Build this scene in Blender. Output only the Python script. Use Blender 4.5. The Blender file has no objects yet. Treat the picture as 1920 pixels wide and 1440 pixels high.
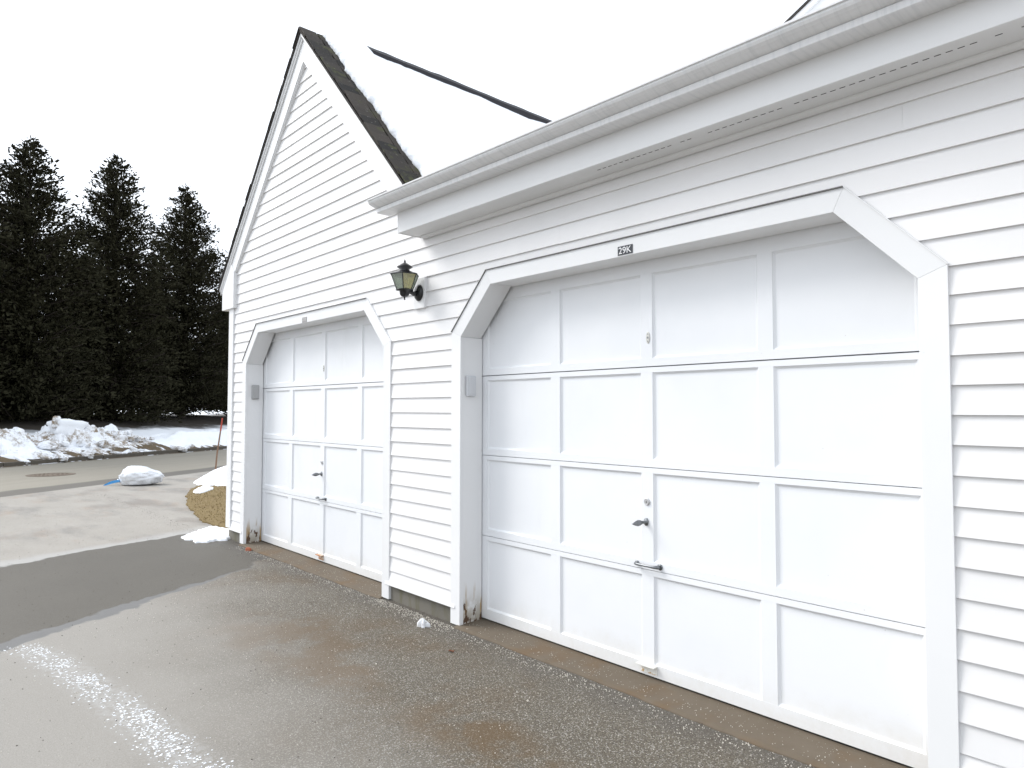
import bpy, bmesh, math, random
from mathutils import Vector, Matrix, noise
R = math.radians
random.seed(7)
scene = bpy.context.scene
C = scene.collection

# ------------------------------------------------------------------ camera
S_ = 2.743 / 4.8176
CAM = Vector((12.8337 * S_, -4.9346 * S_, (0.6687 + 1.8225) * S_))
yw, pt, rl = 0.8339, 0.0387, 0.0012
fw = Vector((-math.sin(yw) * math.cos(pt), math.cos(yw) * math.cos(pt), math.sin(pt)))
rt = Vector((math.cos(yw), math.sin(yw), 0.0)); up = rt.cross(fw)
rt2 = rt * math.cos(rl) + up * math.sin(rl); up2 = up * math.cos(rl) - rt * math.sin(rl)
cd = bpy.data.cameras.new('camera'); cam = bpy.data.objects.new('camera', cd); C.objects.link(cam)
cd.sensor_width = 36.0; cd.lens = 1289.065 / 1920 * 36.0; cd.clip_start = 0.05; cd.clip_end = 3000
m = Matrix((rt2, up2, -fw)).transposed().to_4x4(); m.translation = CAM; cam.matrix_world = m
scene.camera = cam

# ------------------------------------------------------------------ sky, sun, exposure
SUN_EL, SUN_AZ = R(42), R(238)          # light comes from the left front, high, through cloud
w = bpy.data.worlds.new('World'); scene.world = w; w.use_nodes = True
wn = w.node_tree; bg = wn.nodes['Background']
sky = wn.nodes.new('ShaderNodeTexSky'); sky.sky_type = 'NISHITA'; sky.sun_disc = False
sky.sun_elevation = SUN_EL; sky.sun_rotation = SUN_AZ; sky.dust_density = 6.0; sky.air_density = 1.0; sky.ozone_density = 1.0
hs = wn.nodes.new('ShaderNodeHueSaturation'); hs.inputs['Saturation'].default_value = 0.10
mx = wn.nodes.new('ShaderNodeMix'); mx.data_type = 'RGBA'; mx.inputs['Factor'].default_value = 0.72
mx.inputs['B'].default_value = (7.55, 8.15, 9.0, 1)     # even white cloud cover over the clear sky
wn.links.new(sky.outputs[0], hs.inputs['Color']); wn.links.new(hs.outputs[0], mx.inputs['A']); wn.links.new(mx.outputs['Result'], bg.inputs['Color'])
bg.inputs['Strength'].default_value = 0.092
sd = bpy.data.lights.new('sun', 'SUN'); sd.energy = 0.95; sd.angle = R(24); sd.color = (1.0, 0.97, 0.93)
sun = bpy.data.objects.new('sun', sd); C.objects.link(sun)
sv = Vector((math.sin(SUN_AZ) * math.cos(SUN_EL), math.cos(SUN_AZ) * math.cos(SUN_EL), math.sin(SUN_EL)))
sun.rotation_euler = sv.to_track_quat('Z', 'Y').to_euler(); sun.location = (0, -8, 15)
scene.view_settings.view_transform = 'Standard'; scene.view_settings.look = 'None'
scene.view_settings.exposure = 1.18; scene.view_settings.gamma = 1.0

# ------------------------------------------------------------------ node helpers
class NT:
    def __init__(s, name):
        s.m = bpy.data.materials.new(name); s.m.use_nodes = True; s.t = s.m.node_tree; s.n = s.t.nodes
        s.b = s.n['Principled BSDF']; s._pos = None
    def link(s, a, b): s.t.links.new(a, b)
    def put(s, sock, v):
        if v is None: return
        if hasattr(v, 'is_output'): s.link(v, sock)
        else:
            if isinstance(v, tuple) and len(v) == 3 and sock.type == 'RGBA': v = (*v, 1)
            sock.default_value = v
    @property
    def pos(s):
        if s._pos is None:
            g = s.n.new('ShaderNodeNewGeometry'); s._pos = g.outputs['Position']; s._g = g
        return s._pos
    def xyz(s):
        q = s.n.new('ShaderNodeSeparateXYZ'); s.link(s.pos, q.inputs[0]); return q.outputs
    def math(s, op, a, b=None, c=None, clamp=False):
        q = s.n.new('ShaderNodeMath'); q.operation = op; q.use_clamp = clamp
        s.put(q.inputs[0], a); s.put(q.inputs[1], b)
        if c is not None: s.put(q.inputs[2], c)
        return q.outputs[0]
    def add(s, *a):
        r = a[0]
        for b in a[1:]: r = s.math('ADD', r, b)
        return r
    def mul(s, a, b): return s.math('MULTIPLY', a, b)
    def step(s, v, lo, hi):
        q = s.n.new('ShaderNodeMapRange'); q.interpolation_type = 'SMOOTHSTEP'
        s.put(q.inputs['Value'], v); q.inputs['From Min'].default_value = lo; q.inputs['From Max'].default_value = hi
        return q.outputs[0]
    def scaled(s, sc):
        q = s.n.new('ShaderNodeVectorMath'); q.operation = 'MULTIPLY'; s.link(s.pos, q.inputs[0]); q.inputs[1].default_value = sc
        return q.outputs[0]
    def noise(s, scale, detail=4, rough=.55, vec=None, col=False):
        q = s.n.new('ShaderNodeTexNoise'); q.inputs['Scale'].default_value = scale; q.inputs['Detail'].default_value = detail
        q.inputs['Roughness'].default_value = rough; s.link(vec or s.pos, q.inputs['Vector'])
        return q.outputs['Color' if col else 'Fac']
    def voro(s, scale, out='Distance', vec=None, rnd=1.0):
        q = s.n.new('ShaderNodeTexVoronoi'); q.inputs['Scale'].default_value = scale; q.inputs['Randomness'].default_value = rnd
        s.link(vec or s.pos, q.inputs['Vector']); return q.outputs[out]
    def mix(s, f, a, b):
        q = s.n.new('ShaderNodeMix'); q.data_type = 'RGBA'
        s.put(q.inputs['Factor'], f); s.put(q.inputs['A'], a); s.put(q.inputs['B'], b); return q.outputs['Result']
    def rnd(s):
        return s.n.new('ShaderNodeObjectInfo').outputs['Random']
    def bump(s, h, strength=.3, dist=.01):
        q = s.n.new('ShaderNodeBump'); q.inputs['Strength'].default_value = strength; q.inputs['Distance'].default_value = dist
        s.link(h, q.inputs['Height']); s.link(q.outputs[0], s.b.inputs['Normal'])
    def done(s, col, rough=.6, metal=0.0, spec=None):
        s.put(s.b.inputs['Base Color'], col); s.put(s.b.inputs['Roughness'], rough); s.put(s.b.inputs['Metallic'], metal)
        if spec is not None: s.b.inputs['Specular IOR Level'].default_value = spec
        return s.m
def plain(name, col, rough=.6, metal=0.0, var=.12, scale=30, bump=0.0):
    t = NT(name); n = t.noise(scale, 5)
    dark = tuple(c * (1 - var) for c in col); lite = tuple(min(1, c * (1 + var)) for c in col)
    if bump: t.bump(t.noise(scale * 4, 4), bump, .004)
    return t.done(t.mix(n, dark, lite), rough, metal)
M = {}
def white_paint(name, base, grain=(1.5, 60, 60), bump=.10, rough=.55):
    t = NT(name)
    g = t.noise(1.0, 6, .6, t.scaled(grain)); big = t.noise(1.3, 3)
    rr = t.math('MULTIPLY_ADD', t.rnd(), .07, .93)
    c = t.mix(t.step(big, .35, .75), base, tuple(b * k for b, k in zip(base, (.95, .955, .955))))
    mul = t.n.new('ShaderNodeMix'); mul.data_type = 'RGBA'; mul.blend_type = 'MULTIPLY'; mul.inputs['Factor'].default_value = 1
    cc = t.n.new('ShaderNodeCombineColor'); [t.link(rr, cc.inputs[i]) for i in range(3)]
    t.link(c, mul.inputs['A']); t.link(cc.outputs[0], mul.inputs['B'])
    col = mul.outputs['Result']
    sp = t.step(t.voro(9.0), .045, .02)          # few tiny chips and nail specks
    sp = t.mul(sp, t.step(t.noise(2.2, 2), .55, .7))
    col = t.mix(t.mul(sp, .55), col, (.35, .33, .3))
    t.bump(g, bump, .003)
    return t.done(col, rough)
M['clap'] = white_paint('siding_paint', (.80, .79, .785))
M['trim'] = white_paint('trim_paint', (.80, .80, .80), (40, 40, 2.0), .06)
M['trimh'] = white_paint('trim_paint_horizontal', (.80, .80, .80), (1.5, 40, 40), .06)
t = NT('door_paint'); x, y, z = t.xyz()
g = t.noise(1.0, 6, .6, t.scaled((2, 40, 40))); big = t.noise(1.1, 4, .6)
col = t.mix(t.step(big, .35, .72), (.80, .81, .825), (.755, .77, .79))
grime = t.mul(t.step(t.add(z, t.math('MULTIPLY_ADD', t.noise(4, 5, .65), .30, -.15)), .22, .02), t.math('MULTIPLY_ADD', t.noise(30, 4, .7), .6, .15))
col = t.mix(t.mul(grime, .75), col, (.60, .56, .48))
smear = t.mul(t.step(t.noise(2.3, 5, .65, t.scaled((1.2, 1, .35))), .56, .74), .35); col = t.mix(smear, col, (.69, .70, .70))
sp = t.mul(t.step(t.voro(14), .05, .02), t.step(t.noise(2.9, 3), .52, .62)); col = t.mix(t.mul(sp, .5), col, (.42, .38, .33))
t.bump(t.add(g, t.mul(t.noise(4, 3), .8)), .07, .004); M['door'] = t.done(col, t.math('MULTIPLY_ADD', big, .25, .35))
# jamb paint: rotten and flaked towards the ground, rust at nail holes
t = NT('jamb_paint'); x, y, z = t.xyz()
nz = t.noise(14, 5, .65); fl = t.noise(26, 3, .6, t.scaled((1, 1, .45)))
low = t.step(z, .26, .02)
dirty = t.mix(t.mul(low, t.step(nz, .25, .55)), (.79, .79, .79), (.42, .38, .31))
rot = t.step(t.add(fl, t.mul(z, -1.3)), .43, .48)
rot = t.mul(rot, t.step(z, .19, .15))
col = t.mix(rot, dirty, (.10, .055, .03))
och = t.mul(t.step(t.noise(20, 3, .5, t.scaled((1.3, 1.3, .22))), .53, .62), t.step(z, .30, .12))
col = t.mix(t.mul(och, .8), col, (.38, .24, .09))
t.bump(t.add(t.noise(40, 4), t.mul(rot, -1.5)), .25, .004)
M['jamb'] = t.done(col, .6)
# aluminium gutter with reflection streaks painted into its colour
t = NT('gutter_aluminium'); st = t.noise(1, 4, .6, t.scaled((55, 4, 4)))
M['gutter'] = t.done(t.mix(t.step(st, .40, .80), (.76, .76, .765), (.66, .67, .68)), t.math('MULTIPLY_ADD', st, .3, .25), 0.0)
# concrete
def concrete(name, a, b, moss=None, rust=None):
    t = NT(name); n = t.noise(6, 6, .65); f = t.noise(90, 3)
    c = t.mix(n, a, b)
    c = t.mix(t.mul(t.step(f, .55, .75), .4), c, tuple(k * 1.35 for k in a))
    if rust: c = t.mix(t.mul(t.step(t.noise(2.6, 4, .6), .45, .7), .75), c, rust)
    if moss: c = t.mix(t.mul(t.step(t.noise(9, 4, .6, t.scaled((1, 1, .3))), .45, .7), .6), c, moss)
    t.bump(t.add(n, t.mul(f, .5)), .4, .006)
    return t.done(c, .9)
M['found'] = concrete('foundation_concrete', (.12, .112, .095), (.20, .185, .155), moss=(.10, .095, .045))
M['sill'] = concrete('sill_concrete', (.092, .070, .046), (.150, .122, .090), rust=(.125, .074, .032))
# driveway: dry salted asphalt, a darker, smoother band across it, pale dry apron beyond
t = NT('driveway_asphalt'); x, y, z = t.xyz()
wob = t.math('MULTIPLY_ADD', t.noise(1.6, 4, .6), .55, -.275)
wob2 = t.math('MULTIPLY_ADD', t.noise(9, 3, .6), .09, -.045)
ww = t.add(wob, wob2)
e2 = t.add(x, t.mul(y, .54), -.86, ww)              # >0 : foreground side of the band
e1 = t.add(x, t.mul(y, .36), 1.2, t.mul(ww, .8))    # <0 : far pale side
agg = t.voro(210, 'Color'); sep = t.n.new('ShaderNodeSeparateColor'); t.link(agg, sep.inputs[0]); ag = sep.outputs[0]
agf = t.voro(420, 'Color'); sep2 = t.n.new('ShaderNodeSeparateColor'); t.link(agf, sep2.inputs[0]); ag2 = sep2.outputs[0]
mid = t.noise(3.0, 5, .6)
fg = t.mix(mid, (.046, .036, .023), (.092, .076, .053))
fg = t.mix(t.step(t.noise(130, 4, .8), .40, .66), fg, (.170, .150, .116))
fg = t.mix(t.mul(t.step(ag, .80, .90), .7), fg, (.34, .325, .30))
fg = t.mix(t.mul(t.step(ag, .18, .08), .65), fg, (.035, .031, .027))
# brown rusty run-off patches
def blob(cx_, cy_, rx_, ry_):
    a_ = t.math('POWER', t.mul(t.add(x, -cx_), 1 / rx_), 2.0); b_ = t.math('POWER', t.mul(t.add(y, -cy_), 1 / ry_), 2.0)
    return t.step(t.add(a_, b_), 1.0, .0)
br = t.add(blob(3.2, -.95, .95, .42), blob(3.95, -.98, .55, .25), blob(5.0, -.9, .7, .3), t.mul(t.mul(t.step(t.noise(.9, 6, .68), .44, .72), .8), t.step(y, -2.1, -1.2)))
br = t.math('MULTIPLY', br, t.step(t.noise(3.2, 5, .65), .34, .62), None, True)
fg = t.mix(t.mul(br, .7), fg, t.mix(t.noise(90, 3), (.066, .037, .012), (.135, .084, .036)))
# salt film towards the open left of the foreground
salt = t.step(t.add(t.mul(y, -1.0), t.mul(x, -.22), t.math('MULTIPLY_ADD', t.noise(1.4, 4), .8, -.4)), -.35, 1.35)
fg = t.mix(t.mul(salt, t.math('MULTIPLY_ADD', t.noise(170, 5, .75), 1.3, .22, True)), fg, (.305, .288, .262))
ux = t.step(x, 2.2, 4.7)
trk_ = t.math('ABSOLUTE', t.add(y, 2.22, t.mul(t.math('POWER', t.math('MULTIPLY', t.add(x, -2.2), .4, None, True), .6), -.39)))
film = t.mul(t.step(trk_, .15, .02), t.step(t.noise(26, 5, .7), .36, .64))
fg = t.mix(t.mul(film, t.mul(t.step(x, 1.9, 2.6), .4)), fg, (.48, .48, .48))
dark_band = t.mix(t.noise(1.1, 5, .6), (.068, .059, .045), (.104, .093, .073))
dark_band = t.mix(t.mul(t.step(ag2, .8, .9), .3), dark_band, (.18, .175, .16))
dark_band = t.mix(t.mul(t.step(ag2, .2, .1), .3), dark_band, (.06, .06, .058))
rim = t.mix(t.noise(5, 4), (.145, .143, .140), (.185, .183, .179))
far = t.mix(t.noise(1.0, 6, .65, t.scaled((1, 2.2, 1))), (.245, .226, .198), (.365, .341, .305))
stn = t.mul(t.step(t.noise(.8, 5, .65, t.scaled((.7, 1.4, 1))), .50, .68), .75)
far = t.mix(stn, far, (.28, .215, .165))
far = t.mix(t.mul(t.step(t.noise(.55, 4, .6, t.scaled((1, 2.5, 1))), .46, .66), .65), far, (.175, .168, .156))
far = t.mix(t.mul(t.step(ag, .85, .92), .25), far, (.55, .54, .53))
farrim = t.mul(t.step(e1, -.35, -.02), .7)
far = t.mix(farrim, far, (.39, .383, .372))
c = t.mix(t.step(e2, -.02, .02), dark_band, rim)
c = t.mix(t.step(t.add(e2, t.math('MULTIPLY', t.math('ADD', y, .3), .11)), -.015, .03), c, fg)
c = t.mix(t.step(e1, .03, -.03), c, far)
# darker ragged strip along the garage wall
wall_strip = t.mul(t.step(t.add(y, t.math('MULTIPLY_ADD', t.noise(4, 4), .3, -.15)), -.32, -.02), t.step(e1, -.1, .3))
c = t.mix(t.mul(wall_strip, .55), c, (.075, .068, .06))
t.bump(t.add(ag, t.mul(t.noise(260, 2), .6)), .45, .004)
ro = t.mix(t.mul(t.step(e1, -.05, .05), t.step(e2, .05, -.05)), (.92, .92, .92), (.62, .62, .62))
M['drive'] = t.done(c, ro)
# street
t = NT('street_asphalt'); x, y, z = t.xyz()
n_ = t.add(t.mul(x, -.84), t.mul(y, -.543)); tt_ = t.add(t.mul(x, -.543), t.mul(y, .84))
cv = t.n.new('ShaderNodeCombineXYZ'); t.link(t.mul(tt_, .12), cv.inputs[0]); t.link(n_, cv.inputs[1])
strk = t.noise(2.0, 5, .6, cv.outputs[0])
c = t.mix(strk, (.20, .182, .146), (.285, .262, .216))
c = t.mix(t.mul(t.step(t.noise(40, 4), .5, .8), .35), c, (.32, .305, .27))
wt = t.step(t.add(n_, t.math('MULTIPLY_ADD', t.noise(.8, 4), .5, -.25)), 7.2, 6.95)
c = t.mix(wt, c, (.115, .105, .09))
c = t.mix(t.mul(t.step(n_, 11.6, 12.0), .6), c, (.14, .125, .10))
t.bump(t.noise(120, 3), .3, .004)
M['street'] = t.done(c, .85)
# ground beyond: snow, shade and needle litter painted dark under the trees, bare turf at the kerb
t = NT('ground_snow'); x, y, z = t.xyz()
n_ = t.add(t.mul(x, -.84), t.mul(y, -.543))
litter_shade = t.mul(t.step(t.add(n_, t.math('MULTIPLY_ADD', t.noise(.7, 5, .65), 3.0, -1.5)), 15.0, 16.2), t.step(n_, 24.0, 21.5))
c = t.mix(litter_shade, (.84, .86, .89), (.035, .028, .02))
tf = t.mul(t.step(t.noise(1.3, 5, .65), .40, .48), t.step(n_, 13.2, 12.6))
c = t.mix(tf, c, t.mix(t.noise(8, 4), (.07, .05, .03), (.15, .105, .05)))
t.bump(t.noise(3, 6, .6), .5, .08)
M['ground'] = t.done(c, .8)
def snow_mat(name, dirt=0.0, scale=1.6):
    t = NT(name); c = (.86, .88, .91)
    if dirt:
        d = t.mul(t.step(t.noise(scale, 5, .7), .43, .60), t.step(t.noise(9, 5, .7), .38, .58))
        c = t.mix(t.mul(d, dirt), c, (.25, .19, .125))
        c = t.mix(t.mul(t.step(t.voro(16), .10, .05), t.mul(t.step(t.noise(scale * .8, 3), .45, .6), dirt)), c, (.20, .15, .10))
    t.bump(t.add(t.noise(7, 6, .65), t.mul(t.noise(40, 3), .3)), .45, .05)
    m = t.done(c, .75); t.b.inputs['Subsurface Weight'].default_value = 0.0
    return m
M['snow'] = snow_mat('snow'); M['dsnow'] = snow_mat('dirty_snow', 1.0, 1.1)
M['icy'] = snow_mat('snow_crumbs', 0)
t = NT('lawn_turf'); c = t.mix(t.noise(7, 5, .65), (.13, .088, .032), (.23, .165, .065)); c = t.mix(t.mul(t.step(t.noise(2.2, 4), .5, .7), .6), c, (.17, .11, .045))
t.bump(t.noise(140, 4), .5, .008); M['turf'] = t.done(c, .95)
t = NT('dry_grass'); c = t.mix(t.noise(5, 3), (.16, .115, .042), (.30, .225, .10)); M['grass'] = t.done(c, .9)
t = NT('conifer_foliage'); c = t.mix(t.noise(1.7, 3), (.014, .015, .008), (.042, .039, .021)); M['leaf'] = t.done(c, .8, spec=.1)
t = NT('bark'); t.bump(t.noise(9, 5, .6, t.scaled((6, 6, 1))), .7, .03); M['bark'] = t.done(t.mix(t.noise(8, 4), (.03, .024, .018), (.065, .05, .038)), .95)
t = NT('shingle'); rr = t.rnd()
c = t.mix(rr, (.008, .007, .006), (.044, .035, .027))
c = t.mix(t.mul(t.step(t.noise(6, 5, .65), .53, .64), .85), c, (.048, .050, .016))
c = t.mix(t.mul(t.step(t.noise(38, 4, .6), .62, .72), .7), c, (.17, .165, .145)); t.bump(t.noise(200, 3), .5, .004)
M['shingle'] = t.done(c, .95)
M['roofdark'] = plain('roof_felt', (.03, .026, .023), .95)
M['vent'] = plain('ridge_vent_black', (.012, .011, .014), .8)
M['black'] = plain('black_enamel', (.012, .012, .013), .28, var=.3)
M['flash'] = plain('drip_cap_metal', (.17, .165, .16), .5, .4)
M['rubber'] = plain('door_seal_rubber', (.02, .02, .02), .7)
M['steel'] = plain('worn_steel', (.22, .23, .24), .38, .85, var=.35, scale=90)
M['nickel'] = plain('nickel', (.55, .55, .55), .4, .7, var=.2, scale=90)
M['zinc'] = plain('pale_plate', (.58, .57, .53), .5, .3, var=.25, scale=120)
t = NT('rusty_plate'); c = t.mix(t.step(t.noise(45, 4, .7), .42, .58), (.62, .56, .46), (.42, .15, .035)); M['rust'] = t.done(c, .8)
t = NT('rust_edged_plate'); x, y, z = t.xyz(); c = t.mix(t.mul(t.step(t.noise(60, 4, .7), .5, .62), t.step(z, .066, .05)), (.78, .77, .72), (.48, .27, .07)); M['rust2'] = t.done(c, .7)
M['plastic'] = plain('grey_white_plastic', (.60, .61, .63), .4, var=.03)
M['plastic2'] = plain('grey_plastic', (.40, .40, .40), .45, var=.04)
M['signblack'] = plain('plate_black', (.028, .032, .04), .5)
M['signgrey'] = plain('plate_faded_grey', (.30, .29, .285), .6)
M['signwhite'] = plain('lettering_white', (.80, .80, .80), .6, var=.03)
M['signpale'] = plain('lettering_faded', (.52, .51, .50), .6, var=.03)
M['ironrust'] = plain('cast_iron', (.155, .122, .092), .8, .2, var=.35, scale=14, bump=.4)
M['stake'] = plain('stake_wood', (.20, .12, .075), .8); M['stakered'] = plain('stake_red', (.38, .05, .03), .6)
M['kerb'] = concrete('kerb_stone', (.06, .05, .038), (.12, .105, .085))
M['deadleaf'] = plain('dead_leaf', (.14, .05, .022), .85, var=.4, scale=60)
M['brick'] = plain('brick_crumb', (.30, .09, .045), .9, var=.3)
M['grit'] = plain('road_salt_grit', (.58, .54, .47), .8, var=.25, scale=300)
M['pebble'] = plain('dark_grit', (.07, .055, .045), .9, var=.4, scale=200)
t = NT('bag_plastic'); t.bump(t.noise(7, 5, .6, t.scaled((1, 1, .6))), .9, .05); M['bag'] = t.done(t.mix(t.noise(5, 4, .6), (.84, .85, .87), (.66, .69, .73)), .24); t.b.inputs['Transmission Weight'].default_value = 0.0
M['blue'] = plain('blue_drawstring', (.07, .36, .78), .4)
M['frost'] = plain('frosted_bulb', (.80, .80, .76), .5, var=.02)
def glass(name, tint, gl=.10):
    t = NT(name); n = t.n; out = n['Material Output']; n.remove(t.b)
    tr = n.new('ShaderNodeBsdfTransparent'); tr.inputs[0].default_value = (*tint, 1)
    g = n.new('ShaderNodeBsdfGlossy'); g.inputs['Roughness'].default_value = .12; g.inputs[0].default_value = (.8, .85, .8, 1)
    df = n.new('ShaderNodeBsdfDiffuse'); df.inputs[0].default_value = (*[k * .62 for k in tint], 1)
    m1 = n.new('ShaderNodeMixShader'); m1.inputs[0].default_value = .32; t.link(tr.outputs[0], m1.inputs[1]); t.link(df.outputs[0], m1.inputs[2])
    m2 = n.new('ShaderNodeMixShader'); m2.inputs[0].default_value = gl; t.link(m1.outputs[0], m2.inputs[1]); t.link(g.outputs[0], m2.inputs[2])
    t.link(m2.outputs[0], out.inputs[0]); return t.m
M['glass'] = glass('lantern_glass', (.76, .81, .74)); M['amber'] = glass('lantern_glass_yellowed', (.86, .80, .46))

# ------------------------------------------------------------------ mesh helpers
def link(o, parent=None):
    C.objects.link(o)
    if parent: o.parent = parent
    return o
def mesh_obj(name, verts, faces, mat, parent=None, smooth=False):
    me = bpy.data.meshes.new(name); me.from_pydata([tuple(v) for v in verts], [], faces)
    bm = bmesh.new(); bm.from_mesh(me); bmesh.ops.recalc_face_normals(bm, faces=bm.faces); bm.to_mesh(me); bm.free()
    if mat: me.materials.append(M[mat] if isinstance(mat, str) else mat)
    if smooth:
        for p in me.polygons: p.use_smooth = True
    return link(bpy.data.objects.new(name, me), parent)
def bm_obj(name, bm, mat, parent=None, smooth=False):
    me = bpy.data.meshes.new(name); bmesh.ops.recalc_face_normals(bm, faces=bm.faces); bm.to_mesh(me); bm.free()
    me.materials.append(M[mat])
    if smooth:
        for p in me.polygons: p.use_smooth = True
    return link(bpy.data.objects.new(name, me), parent)
def empty(name, loc, label=None, cat=None, group=None):
    o = bpy.data.objects.new(name, None); link(o); o.location = loc; o.empty_display_size = .2
    if label: tag(o, label, cat, group)
    return o
def tag(o, label, cat, group=None):
    o['label'] = label; o['category'] = cat
    if group: o['group'] = group
    return o
def kind(o, k): o['kind'] = k; return o
def box_vf(x0, x1, y0, y1, z0, z1):
    v = [(x0, y0, z0), (x1, y0, z0), (x1, y1, z0), (x0, y1, z0), (x0, y0, z1), (x1, y0, z1), (x1, y1, z1), (x0, y1, z1)]
    f = [(0, 1, 2, 3), (4, 5, 6, 7), (0, 1, 5, 4), (1, 2, 6, 5), (2, 3, 7, 6), (3, 0, 4, 7)]
    return v, f
def bevel(o, wd=.003, seg=2):
    b = o.modifiers.new('bevel', 'BEVEL'); b.width = wd; b.segments = seg; b.limit_method = 'ANGLE'; return o
def box(name, x0, x1, y0, y1, z0, z1, mat, parent=None, bev=0):
    v, f = box_vf(x0, x1, y0, y1, z0, z1); o = mesh_obj(name, v, f, mat, parent)
    if bev: bevel(o, bev)
    return o
def prism_xz(name, poly, y0, y1, mat, parent=None, bev=0):
    n = len(poly); v = [(a, y0, b) for a, b in poly] + [(a, y1, b) for a, b in poly]
    f = [tuple(range(n)), tuple(range(n, 2 * n))] + [(i, (i + 1) % n, n + (i + 1) % n, n + i) for i in range(n)]
    o = mesh_obj(name, v, f, mat, parent)
    if bev: bevel(o, bev)
    return o
def prism_yz(name, poly, x0, x1, mat, parent=None, closed=True, bev=0, smooth=False):
    n = len(poly); v = [(x0, a, b) for a, b in poly] + [(x1, a, b) for a, b in poly]
    f = [(i, (i + 1) % n, n + (i + 1) % n, n + i) for i in range(n if closed else n - 1)]
    if closed: f += [tuple(range(n)), tuple(range(n, 2 * n))]
    o = mesh_obj(name, v, f, mat, parent, smooth)
    if bev: bevel(o, bev)
    return o
def lathe(bm, prof, c=(0, 0, 0), seg=24, axis='z'):
    rings = []
    for r, h in prof:
        ring = []
        for i in range(seg):
            a = 2 * math.pi * i / seg; p = (r * math.cos(a), r * math.sin(a), h)
            if axis == 'y': p = (p[0], -p[2], p[1])
            ring.append(bm.verts.new((p[0] + c[0], p[1] + c[1], p[2] + c[2])))
        rings.append(ring)
    for a, b in zip(rings, rings[1:]):
        for i in range(seg): bm.faces.new((a[i], a[(i + 1) % seg], b[(i + 1) % seg], b[i]))
    bm.faces.new(rings[0]); bm.faces.new(rings[-1])
def tube(bm, pts, rad, seg=8):
    rings = []
    pts = [Vector(p) for p in pts]
    for i, p in enumerate(pts):
        d = (pts[min(i + 1, len(pts) - 1)] - pts[max(i - 1, 0)]).normalized()
        a = d.orthogonal().normalized(); b = d.cross(a); r = rad[i] if isinstance(rad, (list, tuple)) else rad
        if rings:
            pa = (rings[-1][0].co - pts[i - 1]); a = (pa - d * pa.dot(d)).normalized(); b = d.cross(a)
        rings.append([bm.verts.new(p + (a * math.cos(2 * math.pi * k / seg) + b * math.sin(2 * math.pi * k / seg)) * r) for k in range(seg)])
    for q, s in zip(rings, rings[1:]):
        for k in range(seg): bm.faces.new((q[k], q[(k + 1) % seg], s[(k + 1) % seg], s[k]))
    bm.faces.new(rings[0]); bm.faces.new(rings[-1])
def fbm(p, o=5): return noise.fractal(Vector(p), 1.0, 2.0, o)

# ------------------------------------------------------------------ setting: road frame (t along the street, n across it)
RD = Vector((-.543, .84, 0)); RN = Vector((-.84, -.543, 0))
def rp(tv, nv, z=0.0): p = RD * tv + RN * nv; return Vector((p.x, p.y, z))
def terr(tv, nv):
    pts = [(-60, -.07), (11.9, -.07), (12.12, .10), (12.7, .30), (13.4, .42), (15.2, .66), (18.0, 1.10), (24, 1.2), (60, 1.3), (900, 2.0)]
    for (a, za), (b, zb_) in zip(pts, pts[1:]):
        if nv <= b:
            k = max(0, (nv - a) / (b - a)); h = za + (zb_ - za) * k; break
    else: h = pts[-1][1]
    if nv > 12.1: h += .09 * fbm((tv * .5, nv * .5, 3)) * min(1, (nv - 12.1) * 1.5)
    return h
ns = [-700, -200, -60, -20, 0, 6, 11.9, 12.12] + [12.3 + .22 * i for i in range(16)] + [16 + .5 * i for i in range(20)] + [27, 30, 36, 45, 60, 90, 150, 300, 700]
ts = [-800, -300, -120, -60, -30, -15, -5] + [.35 * i for i in range(90)] + [33, 36, 40, 48, 60, 90, 150, 300, 800]
gv = [rp(a, b, terr(a, b)) for b in ns for a in ts]; L = len(ts)
gf = [(j * L + i, j * L + i + 1, (j + 1) * L + i + 1, (j + 1) * L + i) for j in range(len(ns) - 1) for i in range(L - 1)]
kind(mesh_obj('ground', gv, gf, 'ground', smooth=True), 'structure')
v = [rp(-60, 6.28, -.004), rp(120, 6.28, -.004), rp(120, 12.05, -.004), rp(-60, 12.05, -.004)]
kind(mesh_obj('street', v, [(0, 1, 2, 3)], 'street'), 'structure')
# driveway sheet, from the street edge to the garage
dv = [(6.6, -21.9, 0), tuple(rp(7.4, 6.32, 0)), (12, 2.75, 0), (20, -21.9, 0)]
kind(mesh_obj('driveway', dv, [(0, 1, 2, 3)], 'drive'), 'structure')
# kerb on the far side of the street, stone by stone
kb = bpy.data.objects.new('kerb', None); link(kb); kind(kb, 'structure')
pk = box('kerb_stone', 0, 1.48, 0, .15, -.1, .115, 'kerb', None, .012)
ang = math.atan2(RD.y, RD.x)
for i in range(24):
    o = pk if i == 0 else pk.copy()
    if i: C.objects.link(o)
    o.parent = kb; q = rp(-2 + i * 1.5, 12.0); o.location = (q.x, q.y, random.uniform(-.012, .012)); o.rotation_euler = (0, 0, ang)
for o in kb.children: o.scale.y = 1
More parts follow.
